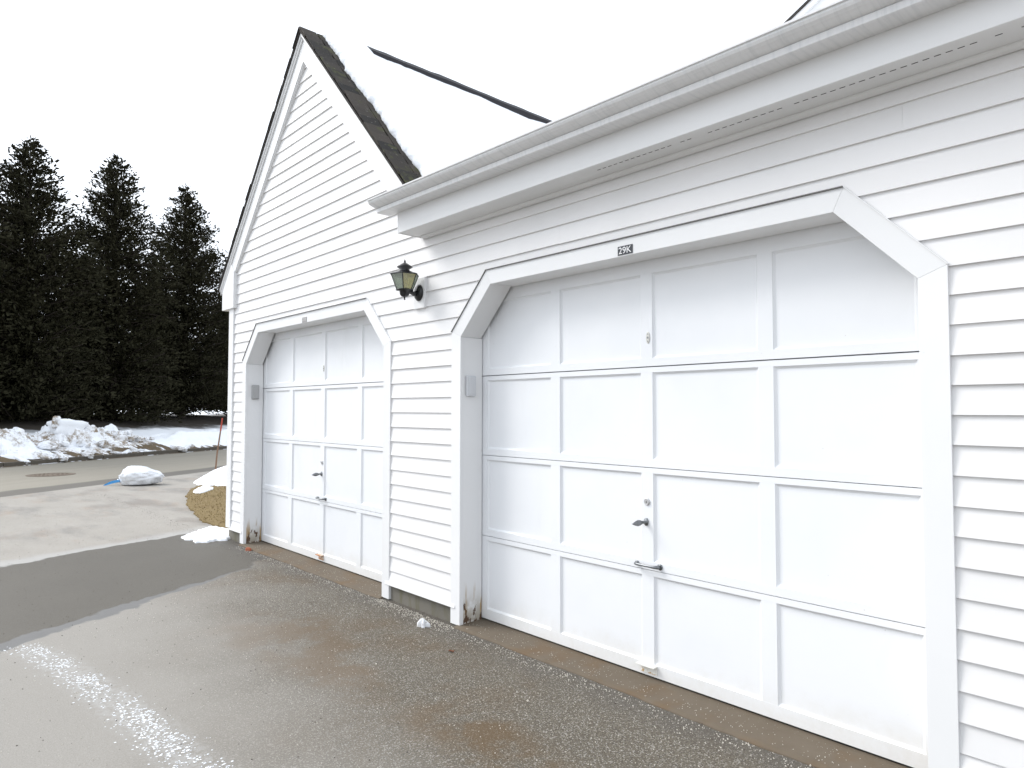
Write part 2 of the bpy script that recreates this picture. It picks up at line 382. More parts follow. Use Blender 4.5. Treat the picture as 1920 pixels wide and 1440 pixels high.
# lawn
lv = [(-9.0, 2.72), (-7.2, 2.1), (-5.64, 1.24), (-4.7, .86), (-3.68, .56), (-3.0, .40), (-2.45, .31), (-1.79, .21), (-1.1, .15), (-.47, .14), (-.47, 9)]
q1 = rp(16, 6.2); q0 = rp(7.4, 6.2); lv += [(q1.x, q1.y), (q0.x, q0.y)]
def ptin(px, py, poly):
    r = False; j = len(poly) - 1
    for i in range(len(poly)):
        (xi, yi), (xj, yj) = poly[i], poly[j]
        if (yi > py) != (yj > py) and px < (xj - xi) * (py - yi) / (yj - yi) + xi: r = not r
        j = i
    return r
lw = []
for (a, b), (c_, d_) in zip(lv[:9], lv[1:10]):
    m_ = max(2, int(math.hypot(c_ - a, d_ - b) / .07))
    for i in range(m_):
        q = i / m_; px, py = a + (c_ - a) * q, b + (d_ - b) * q
        lw.append((px, py + .06 * fbm((px * 2.1, py * 2.1, 0)) + .025 * fbm((px * 9, py * 9, 5))))
lv = lw + lv[9:]
n = len(lv); vv = [(a, b, .018) for a, b in lv] + [(a, b, -.03) for a, b in lv]
kind(mesh_obj('lawn', vv, [tuple(range(n))] + [(i, (i + 1) % n, n + (i + 1) % n, n + i) for i in range(n)], 'turf'), 'structure')
gvv, gff = [], []
while len(gff) < 24000:
    a = random.uniform(-9, -.5); b = random.uniform(.02, 5.5)
    if not ptin(a, b, lv) or random.random() < .25: continue
    h = random.uniform(.008, .026); th = random.uniform(0, 6.28); ln = random.uniform(.2, 1.2) * h; wd = random.uniform(.003, .007)
    dx, dy = math.cos(th), math.sin(th); k = len(gvv)
    gvv += [(a - dy * wd, b + dx * wd, .017), (a + dy * wd, b - dx * wd, .017), (a + dx * ln, b + dy * ln, .017 + h)]; gff.append((k, k + 1, k + 2))
go = mesh_obj('dry_grass', gvv, gff, 'grass'); kind(go, 'stuff'); go['label'] = 'short straw coloured winter grass beside the garage corner'; go['category'] = 'grass'

# ------------------------------------------------------------------ garage building
X2, W, TC, TH, ZB, ZT, CH, RD_ = 3.701, 2.743, .098, .0925, 1.908, 2.222, .3035, .1976
D1, D2 = .039, .042
B0, EX = 1.942, .1075
XR = 10.4
GX, GZ, GS = 1.32, 4.972, 1.066          # roof apex and pitch
bld = empty('garage_building', (4.9, 3.5, 0), 'white clapboard two door garage with snowy gable roof and long gutter', 'garage')
def P(o): o.parent = bld; o.matrix_parent_inverse = Matrix.Translation((-4.9, -3.5, 0)); return o
BP = Matrix.Translation((-4.9, -3.5, 0))
# -- clapboards
def xl(x0, z):   # middle of the left casing at height z
    if z < ZB + .02: return x0 - TC * .5
    return x0 - TC * .5 + (z - ZB - .02) / (ZT + .05 - ZB - .02) * (CH + TC * .5 - .02)
def xr(x0, z): return 2 * (x0 + W / 2) - xl(x0, z)
def rakeL(z): return 1.304 - (4.68 - z) / GS - .09
def rakeR(z): return 1.304 + (4.68 - z) / GS + .09
def board(xa0, xa1, xb0, xb1, z0, kx):
    """xa: left end at bottom/top, xb: right end at bottom/top"""
    ztop = z0 + EX + .018
    j0, j1 = random.uniform(-.0018, .0018), random.uniform(-.0018, .0018); jy = random.uniform(-.0012, .0012)
    fl = -.012 if kx == -17 else 0
    v = [(xa0, .006 + jy + fl, z0 + j0), (xb0, .006 + jy + fl, z0 + j1), (xb1, .0198, ztop), (xa1, .0198, ztop),
         (xa0, .031, z0 + j0), (xb0, .031, z0 + j1), (xb1, .031, ztop), (xa1, .031, ztop)]
    f = [(0, 1, 2, 3), (4, 5, 6, 7), (0, 1, 5, 4), (1, 2, 6, 5), (2, 3, 7, 6), (3, 0, 4, 7)]
    return P(mesh_obj('clapboard', v, f, 'clap'))
def course(fa, fb, z0, k, joints=()):
    z1 = z0 + EX
    xs = [None] + sorted(joints) + [None]
    for a, b in zip(xs, xs[1:]):
        board(fa(z0) if a is None else a + .0003, fa(z1) if a is None else a + .0003, fb(z0) if b is None else b - .0003, fb(z1) if b is None else b - .0003, z0, k)
cl = lambda z: -.40
rng = random.Random(3)
for k in range(-17, 26):
    z0 = B0 + k * EX; z1 = z0 + EX
    if k <= 2:
        course(cl, lambda z: xl(0, z), z0, k)
        course(lambda z: xr(0, z), lambda z: xl(X2, z), z0, k)
        course(lambda z: xr(X2, z), lambda z: XR, z0, k, [rng.uniform(7.6, 9.4)])
    elif k <= 6:
        js = {3: [2.1, 5.6], 4: [3.152, 3.286] if False else [1.7, 4.6, 7.9], 5: [.391, 3.0, 6.4], 6: [2.4, 4.9, 8.2]}[k]
        course(cl, lambda z: XR, z0, k, js)
    else:
        if z1 > 4.66: continue
        course(lambda z: max(rakeL(z), -.40), rakeR, z0, k, [rng.uniform(.8, 2.0)] if k in (9, 13, 16) else [])
# top little board under the apex
zc = B0 + 25 * EX
P(prism_xz('clapboard', [(1.18, zc), (1.43, zc), (1.31, zc + .11)], .007, .03, 'clap'))
# -- sheathing behind the boards
def sheath(poly): P(prism_xz('wall', poly, .033, .185, 'trim'))
sheath([(-.48, .1), (-.03, .1), (-.03, ZB + .04), (CH - .02, ZT + .03), (CH - .02, 2.7), (-.48, 2.7)])
sheath([(W + .03, .1), (X2 - .03, .1), (X2 - .03, ZB + .04), (X2 + CH - .02, ZT + .03), (X2 + CH - .02, 2.7), (W - CH + .02, 2.7), (W - CH + .02, ZT + .03), (W + .03, ZB + .04)])
sheath([(X2 + W + .03, .1), (XR, .1), (XR, 2.7), (X2 + W - CH + .02, 2.7), (X2 + W - CH + .02, ZT + .03), (X2 + W + .03, ZB + .04)])
for x0 in (0, X2): sheath([(x0 + CH - .02, ZT + .03), (x0 + W - CH + .02, ZT + .03), (x0 + W - CH + .02, 2.7), (x0 + CH - .02, 2.7)])
sheath([(-.48, 2.7), (3.2, 2.7), (1.32, 4.72)])
# -- corner board, side and back walls
P(box('corner_board', -.50, -.37, -.006, .032, .13, 2.60, 'trim', None, .003))
P(box('corner_board', -.502, -.484, .032, .14, .13, 2.60, 'trim', None, .003))
v, f = [], []
for i in range(24):       # lapped boards of the left side wall
    z0 = .13 + i * EX; k = len(v)
    v += [(-.493, .14, z0), (-.493, 7, z0), (-.480, 7, z0 + EX), (-.480, .14, z0 + EX), (-.470, .14, z0), (-.470, 7, z0)]
    f += [(k, k + 1, k + 2, k + 3), (k, k + 1, k + 5, k + 4)]
P(mesh_obj('side_wall', v, f, 'clap'))
P(box('side_wall', XR - .1, XR, .19, 7, .0, 2.9, 'clap')); P(box('back_wall', -.48, XR, 6.9, 7, 0, 2.9, 'clap'))
# -- foundation
P(box('foundation', -.478, -.06, .022, .2, -.1, .128, 'found', None, .006)); P(box('foundation', W + .05, X2 - .05, .022, .2, -.1, .128, 'found', None, .006))
P(box('foundation', X2 + W + .05, XR, .022, .2, -.1, .128, 'found', None, .006)); P(box('foundation', -.478, -.44, .2, 7, -.1, .128, 'found'))
# -- frames round the door openings
def frame(x0):
    f1 = (-.0, .030)
    o = lambda u: x0 + u
    mir = lambda poly: [(2 * (x0 + W / 2) - a, b) for a, b in poly][::-1]
    left = [(o(-TC), .008), (o(0), .008), (o(0), ZB), (o(-TC), ZB + D1)]
    cham = [(o(-TC), ZB + D1 + .0004), (o(0), ZB + .0004), (o(CH) - .0002, ZT), (o(CH - D2) - .0002, ZT + TH)]
    head = [(o(CH) + .0002, ZT), (o(W - CH) - .0002, ZT), (o(W - CH + D2) - .0002, ZT + TH), (o(CH - D2) + .0002, ZT + TH)]
    for nm, poly in (('casing', left), ('casing', mir(left)), ('casing', cham), ('casing', mir(cham)), ('header_board', head)):
        P(prism_xz(nm, poly, 0, .032, 'trimh' if nm == 'header_board' else 'trim', None, .0012))
    # drip cap flashing over head and chamfers
    e = .004
    P(prism_xz('drip_cap', [(o(CH - D2), ZT + TH), (o(W - CH + D2), ZT + TH), (o(W - CH + D2), ZT + TH + e), (o(CH - D2), ZT + TH + e)], -.010, .03, 'flash'))
    for fl in (0, 1):
        pl = [(o(-TC), ZB + D1), (o(CH - D2), ZT + TH), (o(CH - D2) - e * .7, ZT + TH + e * .7), (o(-TC) - e * .8, ZB + D1 + e * .5)]
        P(prism_xz('drip_cap', mir(pl) if fl else pl, -.004 if fl else -.007, .03, 'trim' if fl else 'flash'))
    # reveal boards
    g = .005; th = .028; yb = .191
    jl = [(o(g * -1), .012), (o(-g), ZB), (o(-g - th), ZB + .012), (o(-g - th), .012)]
    jc = [(o(-g), ZB + .002), (o(CH) - .002, ZT + g), (o(CH) - .014, ZT + g + th), (o(-g - th), ZB + .016)]
    jh = [(o(CH), ZT + g), (o(W - CH), ZT + g), (o(W - CH) + .012, ZT + g + th), (o(CH) - .012, ZT + g + th)]
    P(prism_xz('jamb', jl, .033, yb, 'jamb')); P(prism_xz('jamb', mir(jl), .033, yb, 'jamb'))
    P(prism_xz('jamb', jc, .033, yb - .012, 'trim')); P(prism_xz('jamb', mir(jc), .033, yb - .012, 'trim')); P(prism_xz('jamb', jh, .033, yb, 'trimh'))
    # concrete sill with a worn front edge
    v = []; nn = 60; f = []
    for i in range(nn + 1):
        xx = x0 - .02 + (W + .04) * i / nn; wob = .012 * fbm((xx * 3, x0, 0)) + .006 * fbm((xx * 17, x0, 4))
        v += [(xx, -.045 + wob, -.02), (xx, -.036 + wob, .0045 + .002 * fbm((xx * 9, 2, 1))), (xx, -.012 + wob * .6, .012), (xx, .30, .017), (xx, .30, -.05)]
    for i in range(nn):
        for j in range(4): f.append((i * 5 + j, i * 5 + j + 1, i * 5 + 6 + j, i * 5 + 5 + j))
    f += [tuple(range(5)), tuple(nn * 5 + j for j in range(5))]
    P(mesh_obj('door_sill', v, f, 'sill'))
frame(0.0); frame(X2)

# -- doors
STI = [(-.02, .045), (.645, .722), (1.327, 1.403), (2.003, 2.078), (2.676, 2.763)]
JO = [.026, .577, 1.117, 1.655, 2.262]
def make_door(x0, old):
    v, f = [], []
    def bx(a0, a1, z0, z1, y0=RD_, y1=.232):
        q, g = box_vf(x0 + a0, x0 + a1, y0, y1, z0, z1); k = len(v); v.extend(q); f.extend([tuple(i + k for i in ff) for ff in g])
    pan = []
    for s in range(4):
        z0 = JO[s] + (.0015 if s else 0); z1 = JO[s + 1] - (.0045 if s == 2 else .002)
        rb = .064 if s == 0 else .043; rt_ = .106 if s == 3 else .028
        ra, rb2 = z0 + rb, z1 - rt_
        bx(-.02, W + .02, z0, ra); bx(-.02, W + .02, rb2, z1)
        for a, b in STI: bx(a, b, ra - .0, rb2 + .0, RD_ + .0006)
        for (a, b), (c, d) in zip(STI, STI[1:]): pan.append((b, c, ra, rb2))
    bx(-.02, W + .02, .03, 2.255, .238, .25)
    d = P(mesh_obj('garage_door', v, f, 'door'))
    d['label'] = 'white sixteen panel garage door with ' + ('rusty' if old else 'white') + ' bottom step plate'
    wd = pan[0][1] - pan[0][0]
    for a, b, z0, z1 in pan:
        a0, b0 = x0 + a - .002, x0 + b + .002; z0 -= .002; z1 += .002; i = .013; ya, yb2 = RD_ + .003, RD_ + .0125
        vv = [(a0, ya, z0), (b0, ya, z0), (b0, ya, z1), (a0, ya, z1), (a0 + i, yb2, z0 + i), (b0 - i, yb2, z0 + i), (b0 - i, yb2, z1 - i), (a0 + i, yb2, z1 - i),
              (a0, .231, z0), (b0, .231, z0), (b0, .231, z1), (a0, .231, z1)]
        ff = [(0, 1, 5, 4), (1, 2, 6, 5), (2, 3, 7, 6), (3, 0, 4, 7), (4, 5, 6, 7), (8, 9, 10, 11), (0, 1, 9, 8), (1, 2, 10, 9), (2, 3, 11, 10), (3, 0, 8, 11)]
        p = mesh_obj('panel', vv, ff, 'door'); p.parent = d; p.matrix_parent_inverse = Matrix.Identity(4)
    def sub(o): o.parent = d; return o
    # dark rubber seal, wavy
    bm = bmesh.new(); n = 40; pts = [(x0 - .01 + (W + .02) * i / n, .213 + .003 * fbm((i * .7, x0, 1)), .0225 + .0025 * fbm((i * .9, x0, 5))) for i in range(n + 1)]
    tube(bm, pts, .0075, 6); sub(bm_obj('bottom_seal', bm, 'rubber'))
    cx = x0 + 1.365; yf = RD_
    # oval plate high up
    bm = bmesh.new(); lathe(bm, [(.012, 0), (.012, .0025), (.010, .004)], (0, 0, 0), 20, 'y')
    for q in bm.verts: q.co.z *= 2.6
    o = sub(bm_obj('lock_plate', bm, 'zinc')); o.location = (cx + .012, yf, 1.81)
    bm = bmesh.new()
    for dz, r in ((-.019, .0028), (0, .0055), (.019, .0028)): lathe(bm, [(r, .004), (r, .0056)], (0, 0, dz), 12, 'y')
    o = sub(bm_obj('screw', bm, 'steel')); o.location = (cx + .012, yf, 1.81)
    # key cylinder
    bm = bmesh.new(); lathe(bm, [(.019, 0), (.019, .004), (.015, .008), (.013, .0075)], (0, 0, 0), 24, 'y')
    o = sub(bm_obj('key_cylinder', bm, 'nickel')); o.location = (cx - .001, yf, .935)
    bm = bmesh.new(); v2, f2 = box_vf(-.0012, .0012, -.0088, -.007, -.006, .004); vs = [bm.verts.new(q) for q in v2]; [bm.faces.new([vs[i] for i in q]) for q in f2]
    o = sub(bm_obj('keyhole', bm, 'rubber')); o.location = (cx - .001, yf, .935)
    # leaf shaped turn handle
    bm = bmesh.new(); lathe(bm, [(.014, 0), (.014, .006), (.008, .011), (.0075, .03)], (0, 0, 0), 16, 'y')
    for q in bm.verts:
        if abs(q.co.y) < .009: q.co.z *= 1.5
    o = sub(bm_obj('handle_rose', bm, 'steel')); o.location = (cx - .006, yf, .828)
    prof = [(.018, .004), (.026, .008), (.04, .0145), (.055, .0165), (.07, .012), (.084, .0055), (.092, .001)]
    bm = bmesh.new(); rings = []
    for dd, h in prof: rings.append([bm.verts.new((sx * t_, -dd, sz * h)) for sx, sz, t_ in ((1, 0, .006), (.5, .7, .006), (0, 1, .006), (-.5, .7, .006), (-1, 0, .006), (-.5, -.7, .006), (0, -1, .006), (.5, -.7, .006))])
    for a, b in zip(rings, rings[1:]):
        for i in range(8): bm.faces.new((a[i], a[(i + 1) % 8], b[(i + 1) % 8], b[i]))
    bm.faces.new(rings[0]); bm.faces.new(rings[-1])
    o = sub(bm_obj('handle', bm, 'steel', smooth=True)); o.location = (cx - .006, yf, .828); o.rotation_euler = (R(4), 0, R(-18))
    # lift handle bar
    z = .603; bm = bmesh.new()
    tube(bm, [(-.078, -.004, 0), (-.074, -.022, 0), (-.06, -.030, 0), (0, -.032, 0), (.05, -.030, 0), (.066, -.022, 0), (.07, -.003, 0)], [.008, .0085, .0075, .006, .008, .010, .011], 10)
    lathe(bm, [(.013, 0), (.013, .004)], (-.078, 0, 0), 14, 'y'); lathe(bm, [(.016, 0), (.016, .005)], (.07, 0, 0), 14, 'y')
    o = sub(bm_obj('lift_handle', bm, 'steel', smooth=True)); o.location = (cx + .01, yf, z)
    # step plate at the foot
    mt = 'rust' if old else 'rust2'; wz = .052 if old else .058
    sp = bevel(sub(box('step_plate', cx - wz, cx + wz, yf - .034, yf, .078, .086, mt)), .002)
    bevel(sub(box('step_plate_back', cx - wz + .012, cx + wz, yf - .004, yf, .038, .078, mt)), .001)
    return d
make_door(0.0, True); make_door(X2, False)

# -- gable trim
def zr(x): return GZ - GS * abs(x - GX)
def rake(xa, xb, d0, d1, y0, y1, nm, mat):
    """strip following the roof line from xa to xb between vertical depths d0 and d1"""
    P(prism_xz(nm, [(xa, zr(xa) - d0), (xb, zr(xb) - d0), (xb, zr(xb) - d1), (xa, zr(xa) - d1)], y0, y1, mat, None, .002))
rake(-.655, GX - .0008, .028, .292, -.020, .032, 'rake_board', 'trimh'); rake(GX + .0008, 3.18, .028, .292, -.020, .032, 'rake_board', 'trimh')
for d0, d1, yy in ((.022, .058, -.046), (.058, .094, -.034)):
    rake(-.70, GX - .0006, d0, d1, yy, -.0205, 'rake_moulding', 'trimh'); rake(GX + .0006, 3.16, d0, d1 if d0 < .05 else .066, yy, -.0205, 'rake_moulding', 'trimh')
# inner bead of the left rake and boxed eave return
rake(-.30, GX, .292, .306, -.012, .03, 'rake_bead', 'trimh')
P(prism_xz('eave_return', [(-.655, 2.545), (-.315, 2.545), (-.315, zr(-.315) - .28), (-.40, zr(-.40) - .10), (-.655, zr(-.655) - .10)], -.030, .12, 'trim', None, .002))
P(prism_xz('eave_return', [(-.655, 2.56), (-.505, 2.56), (-.505, zr(-.505) - .10), (-.655, zr(-.655) - .10)], .121, 7.0, 'trim'))
# -- gable roof deck
YR0, YR1 = -.058, 7.2
def deck(xa, xb):
    v = []
    for yy in (YR0, YR1):
        v += [(xa, yy, zr(xa)), (xb, yy, zr(xb)), (xb, yy, zr(xb) - .024), (xa, yy, zr(xa) - .024)]
    P(mesh_obj('roof', v, [(0, 1, 2, 3), (4, 5, 6, 7), (0, 1, 5, 4), (1, 2, 6, 5), (2, 3, 7, 6), (3, 0, 4, 7)], 'roofdark'))
deck(-.73, GX); deck(GX, 3.215)
# shingles along the rake edges, each a piece
sl = math.sqrt(1 + GS * GS)
shm = []
for q in range(5):
    rg = random.Random(q); v = []; wq, hq = .165, .19
    for zz in (0, .009):
        v += [(-hq, 0, zz), (-hq + rg.uniform(-.006, .006), wq, zz), (0 + rg.uniform(-.012, .012), wq - rg.uniform(0, .012), zz + .004), (rg.uniform(-.012, .012), 0, zz + .004)]
    me = bpy.data.meshes.new('shingle'); me.from_pydata(v, [], [(0, 1, 2, 3), (4, 5, 6, 7), (0, 1, 5, 4), (1, 2, 6, 5), (2, 3, 7, 6), (3, 0, 4, 7)]); me.materials.append(M['shingle']); shm.append(me)
def shingle(side, s, y, rot=0):
    o = bpy.data.objects.new('shingle', random.choice(shm)); C.objects.link(o); o.parent = bld; o.matrix_parent_inverse = BP
    a = math.atan(GS)
    x = GX + side * s / sl; zc = GZ - GS * s / sl
    lift = random.uniform(.002, .006) if side > 0 else -.0135 + random.uniform(0, .002)
    e = Vector((side / sl, 0, -GS / sl)); nrm = Vector((side * GS / sl, 0, 1 / sl)); yv = Vector((0, 1, 0))
    xd = (e - nrm * (.05 if side > 0 else .03)).normalized(); zd = xd.cross(yv) if side > 0 else yv.cross(xd)
    if zd.z < 0: zd = -zd
    mm = Matrix((xd, yv, zd)).transposed().to_4x4(); mm.translation = Vector((x, y, zc)) + nrm * (lift + .006)
    o.matrix_basis = mm
    return o
s = .20; i = 0
while s < 2.72:
    off = -.052 + random.uniform(-.012, .008) - (.06 if i % 2 else 0) * 0
    n = 3 if i % 3 else 2
    for j in range(n): shingle(1, s, -.066 + random.uniform(-.008, .006) + j * .168 + random.uniform(-.004, .004))
    s += .135; i += 1
s = .20
while s < 3.0:
    shingle(-1, s, -.062 + random.uniform(-.004, .004)); s += .135
for j in range(3):   # ridge caps at the gable end
    y0 = -.07 + j * .14
    v = [(GX - .13, y0, GZ - .125), (GX, y0, GZ + .022), (GX + .13, y0, GZ - .125), (GX - .13, y0 + .2, GZ - .132), (GX, y0 + .2, GZ + .012), (GX + .13, y0 + .2, GZ - .132)]
    v += [(a, b, c - .012) for a, b, c in v]
    P(mesh_obj('ridge_cap', v, [(0, 1, 4, 3), (1, 2, 5, 4), (6, 7, 10, 9), (7, 8, 11, 10), (0, 1, 7, 6), (1, 2, 8, 7), (3, 4, 10, 9), (4, 5, 11, 10), (0, 3, 9, 6), (2, 5, 11, 8)], 'shingle'))
# ridge vent
v, f = [], []; n = 60
for i in range(n + 1):
    yy = .42 + (YR1 - .42) * i / n; zz = .012 * fbm((yy * 1.5, 0, 7)) + .006 * fbm((yy * 6, 0, 9)); hh = .105 + zz
    v += [(GX - .16, yy, GZ - .14), (GX - .13, yy, GZ - .05 + hh * .5), (GX, yy, GZ + hh), (GX + .13, yy, GZ - .05 + hh * .5), (GX + .16, yy, GZ - .14)]
for i in range(n):
    for j in range(4): f.append((i * 5 + j, i * 5 + j + 1, i * 5 + 6 + j, i * 5 + 5 + j))
f.append((0, 1, 2, 3, 4)); P(mesh_obj('ridge_vent', v, f, 'vent'))
# -- eave of the right hand wing: boxed soffit, gutter
XS = 3.235
ZS = 2.660
P(prism_yz('fascia', [(-.193, ZS), (-.193, 2.86), (-.17, 2.86), (-.17, ZS)], XS, XR + .1, 'trimh', None, True, .003))
P(box('soffit', XS + .002, XR + .1, -.170, .006, ZS + .004, ZS + .026, 'trimh'))
P(box('soffit_end', XS - .012, XS, -.193, .004, ZS, 2.86, 'trim', None, .002))
P(prism_yz('bed_moulding', [(-.026, ZS + .0035), (-.026, ZS - .004), (-.016, ZS - .012), (-.004, ZS - .015), (.006, ZS - .015), (.006, ZS + .0035)], XS + .03, XR + .1, 'trimh'))
v, f = [], []; xx = 5.0
while xx < 8.2:       # narrow vent slots in the soffit
    if random.random() < .85:
        q, g = box_vf(xx, xx + .021, -.121, -.1185, ZS + .0025, ZS + .006); k = len(v); v += q; f += [tuple(a + k for a in ff) for ff in g]
    xx += .036
kind(P(mesh_obj('vent_slots', v, f, 'rubber')), 'stuff')
gp = [(-.196, 2.870), (-.196, 2.796), (-.290, 2.796), (-.297, 2.799), (-.300, 2.822), (-.296, 2.826), (-.308, 2.829), (-.328, 2.834), (-.346, 2.840), (-.359, 2.848), (-.366, 2.857), (-.367, 2.866), (-.376, 2.867), (-.377, 2.873), (-.362, 2.874)]
inner = [(a + .002 if a < -.2 else a - .002, b + .0015) for a, b in gp[::-1]]
XG = 3.118
n = len(gp); v = [(XG, a, b + .010) for a, b in gp] + [(XR + .2, a, b + .010 - .0075 * (XR + .2 - XG)) for a, b in gp]
f = [(i, i + 1, n + i + 1, n + i) for i in range(n - 1)]
go_ = P(mesh_obj('gutter', v, f, 'gutter')); so = go_.modifiers.new('solid', 'SOLIDIFY'); so.thickness = .0016; so.offset = 1
cap = [(-.1965, 2.868)] + gp[1:12]
P(prism_yz('gutter_end_cap', [(a, b + .0106) for a, b in cap], XG - .0015, XG + .0005, 'gutter'))
# -- main roof of the right hand wing
RS = .50
def zm(y): return 2.872 + RS * (y + .27)
v = [(3.16, -.25, zm(-.25)), (XR + .25, -.25, zm(-.25)), (XR + .25, 5.2, zm(5.2)), (1.6, 5.2, zm(5.2)), (1.6, 2.6, zm(2.6))]
v += [(a, b, c - .03) for a, b, c in v]
P(mesh_obj('roof', v, [(0, 1, 2, 3, 4), (5, 6, 7, 8, 9)] + [(i, (i + 1) % 5, 5 + (i + 1) % 5, 5 + i) for i in range(5)], 'roofdark'))
v = [(1.6, 5.2, zm(5.2)), (XR + .25, 5.2, zm(5.2)), (XR + .25, 9.5, 2.9), (1.6, 9.5, 2.9)]; v += [(a, b, c - .03) for a, b, c in v]
P(mesh_obj('roof', v, [(0, 1, 2, 3), (4, 5, 6, 7)] + [(i, (i + 1) % 4, 4 + (i + 1) % 4, 4 + i) for i in range(4)], 'roofdark'))
# -- dormer standing on that roof
dm = bpy.data.objects.new('dormer', None); link(dm); P(dm); DY = 1.62
def zd(x): return 4.036 + .52 * (1.95 - abs(x - 7.088))
def DP(o): o.parent = dm; return o
DP(prism_xz('wall', [(5.42, 3.6), (8.75, 3.6), (8.75, zd(8.75) - .1), (7.088, zd(7.088) - .1), (5.42, zd(5.42) - .1)], DY + .12, DY + .3, 'clap'))
for i in range(9):
    z0 = 3.75 + i * EX; DP(prism_yz('clapboard', [(DY + .09, z0), (DY + .102, z0 + EX + .01), (DY + .118, z0 + EX + .01), (DY + .118, z0)], 5.44 + max(0, z0 - 4.0) * 1.9, 8.7 - max(0, z0 - 4.0) * 1.9, 'clap'))
for sgn in (-1, 1):
    xx = lambda u: 7.088 + sgn * u
    DP(prism_xz('rake_board', [(xx(1.87), zd(xx(1.87)) - .045), (xx(.001), zd(7.088) - .045), (xx(.001), zd(7.088) - .17), (xx(1.87), zd(xx(1.87)) - .17)], DY + .03, DY + .09, 'trimh'))
    DP(prism_xz('rake_moulding', [(xx(1.93), zd(xx(1.93)) - .02), (xx(.001), zd(7.088) - .02), (xx(.001), zd(7.088) - .06), (xx(1.93), zd(xx(1.93)) - .06)], DY + .008, DY + .031, 'trimh'))
    DP(prism_xz('roof', [(xx(1.95), zd(xx(1.95))), (xx(0), zd(7.088)), (xx(0), zd(7.088) - .02), (xx(1.95), zd(xx(1.95)) - .02)], DY, 5.6, 'roofdark'))

# ------------------------------------------------------------------ snow lying on the roofs
def roof_snow():
    bm = bmesh.new(); nu, nvv = 150, 90; top = {}; bot = {}
    for j in range(nvv + 1):
        q = j / nvv; yb = .0 + (YR1 - .1) * (q ** 1.6)
        for i in range(nu + 1):
            s = i / nu * 2.83
            edge = .150 + .03 * fbm((s * 1.6, 1, 0)) + .020 * fbm((s * 7, 5, 0)) + .006 * fbm((s * 26, 5, 0))
            yy = edge + (yb if j else 0)
            # the snow stops short of the ridge vent, but drifts over it at the gable end
            rid = .085 + .02 * fbm((yy * 3, 2, 2)) + .012 * fbm((yy * 11, 2, 6))
            if yy < .62: rid = -.02 * max(0, min(1, (.62 - yy) / .1))
            ss = max(s, rid) if s < 1 else s
            th = .085 * min(1, (j + .35) / 3.2) ** .5 * (.85 + .25 * fbm((s * 1.3, yy * 1.3, 3))) + .004 * fbm((s * 14, yy * 14, 3))
            if s < .25 and yy > .62: th *= .75
            if i == nu: th *= .6
            x = GX + ss / sl; z = GZ - GS * ss / sl
            nx_, nz_ = GS / sl, 1 / sl
            top[i, j] = bm.verts.new((x + nx_ * (.014 + th), yy, z + nz_ * (.014 + th))); bot[i, j] = bm.verts.new((x + nx_ * .006, yy, z + nz_ * .006))
    for j in range(nvv):
        for i in range(nu):
            bm.faces.new((top[i, j], top[i + 1, j], top[i + 1, j + 1], top[i, j + 1])); bm.faces.new((bot[i, j], bot[i, j + 1], bot[i + 1, j + 1], bot[i + 1, j]))
    for i in range(nu):
        for j in (0, nvv): bm.faces.new((top[i, j], top[i + 1, j], bot[i + 1, j], bot[i, j]))
    for j in range(nvv):
        for i in (0, nu): bm.faces.new((top[i, j], top[i, j + 1], bot[i, j + 1], bot[i, j]))
    return tag(bm_obj('roof_snow', bm, 'snow', None, True), 'thick white snow sheet lying on the steep gable roof slope', 'snow')
roof_snow()
def snow_sheet(name, f, nu, nv_, label, mat='snow', cat='snow', th=.05):
    v, fc = [], []
    for j in range(nv_ + 1):
        for i in range(nu + 1): v.append(f(i / nu, j / nv_))
    for j in range(nv_):
        for i in range(nu): k = j * (nu + 1) + i; fc.append((k, k + 1, k + nu + 2, k + nu + 1))
    return tag(mesh_obj(name, v, fc, mat, None, True), label, cat)
def main_snow(u, q):
    y = .03 + q * 5.1; xl_ = max(1.75, GX + (GZ - zm(y)) / GS + .10) + .05 * fbm((y * 3, 1, 1))
    return (xl_ + u * (10.55 - xl_), y, zm(y) + .010 + .045 * min(1, q * 10, (1 - q) * 20, u * 25 + .2))
snow_sheet('roof_snow', main_snow, 40, 40, 'snow on the low roof above the long gutter', 'snow')

# ------------------------------------------------------------------ wall lantern
lx, ly = 3.225, -.130
ln = empty('wall_lantern', (lx, 0, 2.2), 'black six sided glass wall lantern between the two garage doors', 'lantern')
def LP(o): o.parent = ln; o.matrix_parent_inverse = Matrix.Translation((-lx, 0, -2.2)); return o
LP(box('mounting_block', 3.155, 3.290, -.006, .02, 2.150, 2.372, 'trim', None, .003))
bm = bmesh.new(); lathe(bm, [(.050, .006), (.050, .014), (.040, .026), (.020, .034), (.014, .036)], (0, 0, 0), 28, 'y')
for q in bm.verts: q.co.z *= 1.2
o = LP(bm_obj('back_plate', bm, 'black', None, True)); o.location = (lx, 0, 2.262)
bm = bmesh.new(); tube(bm, [(lx, -.03, 2.255), (lx, -.055, 2.250), (lx, -.075, 2.258), (lx, -.10, 2.262), (lx, ly, 2.255)], [.020, .017, .014, .016, .018], 12); LP(bm_obj('arm', bm, 'black', None, True))
bm = bmesh.new(); lathe(bm, [(.008, 2.218), (.022, 2.222), (.033, 2.236), (.036, 2.262), (.062, 2.266), (.062, 2.271)], (lx, ly, 0), 24); LP(bm_obj('cup', bm, 'black', None, True))
bm = bmesh.new(); lathe(bm, [(.0015, 2.197), (.007, 2.203), (.0045, 2.209), (.006, 2.214), (.006, 2.220)], (lx, ly, 0), 12); LP(bm_obj('finial', bm, 'black', None, True))
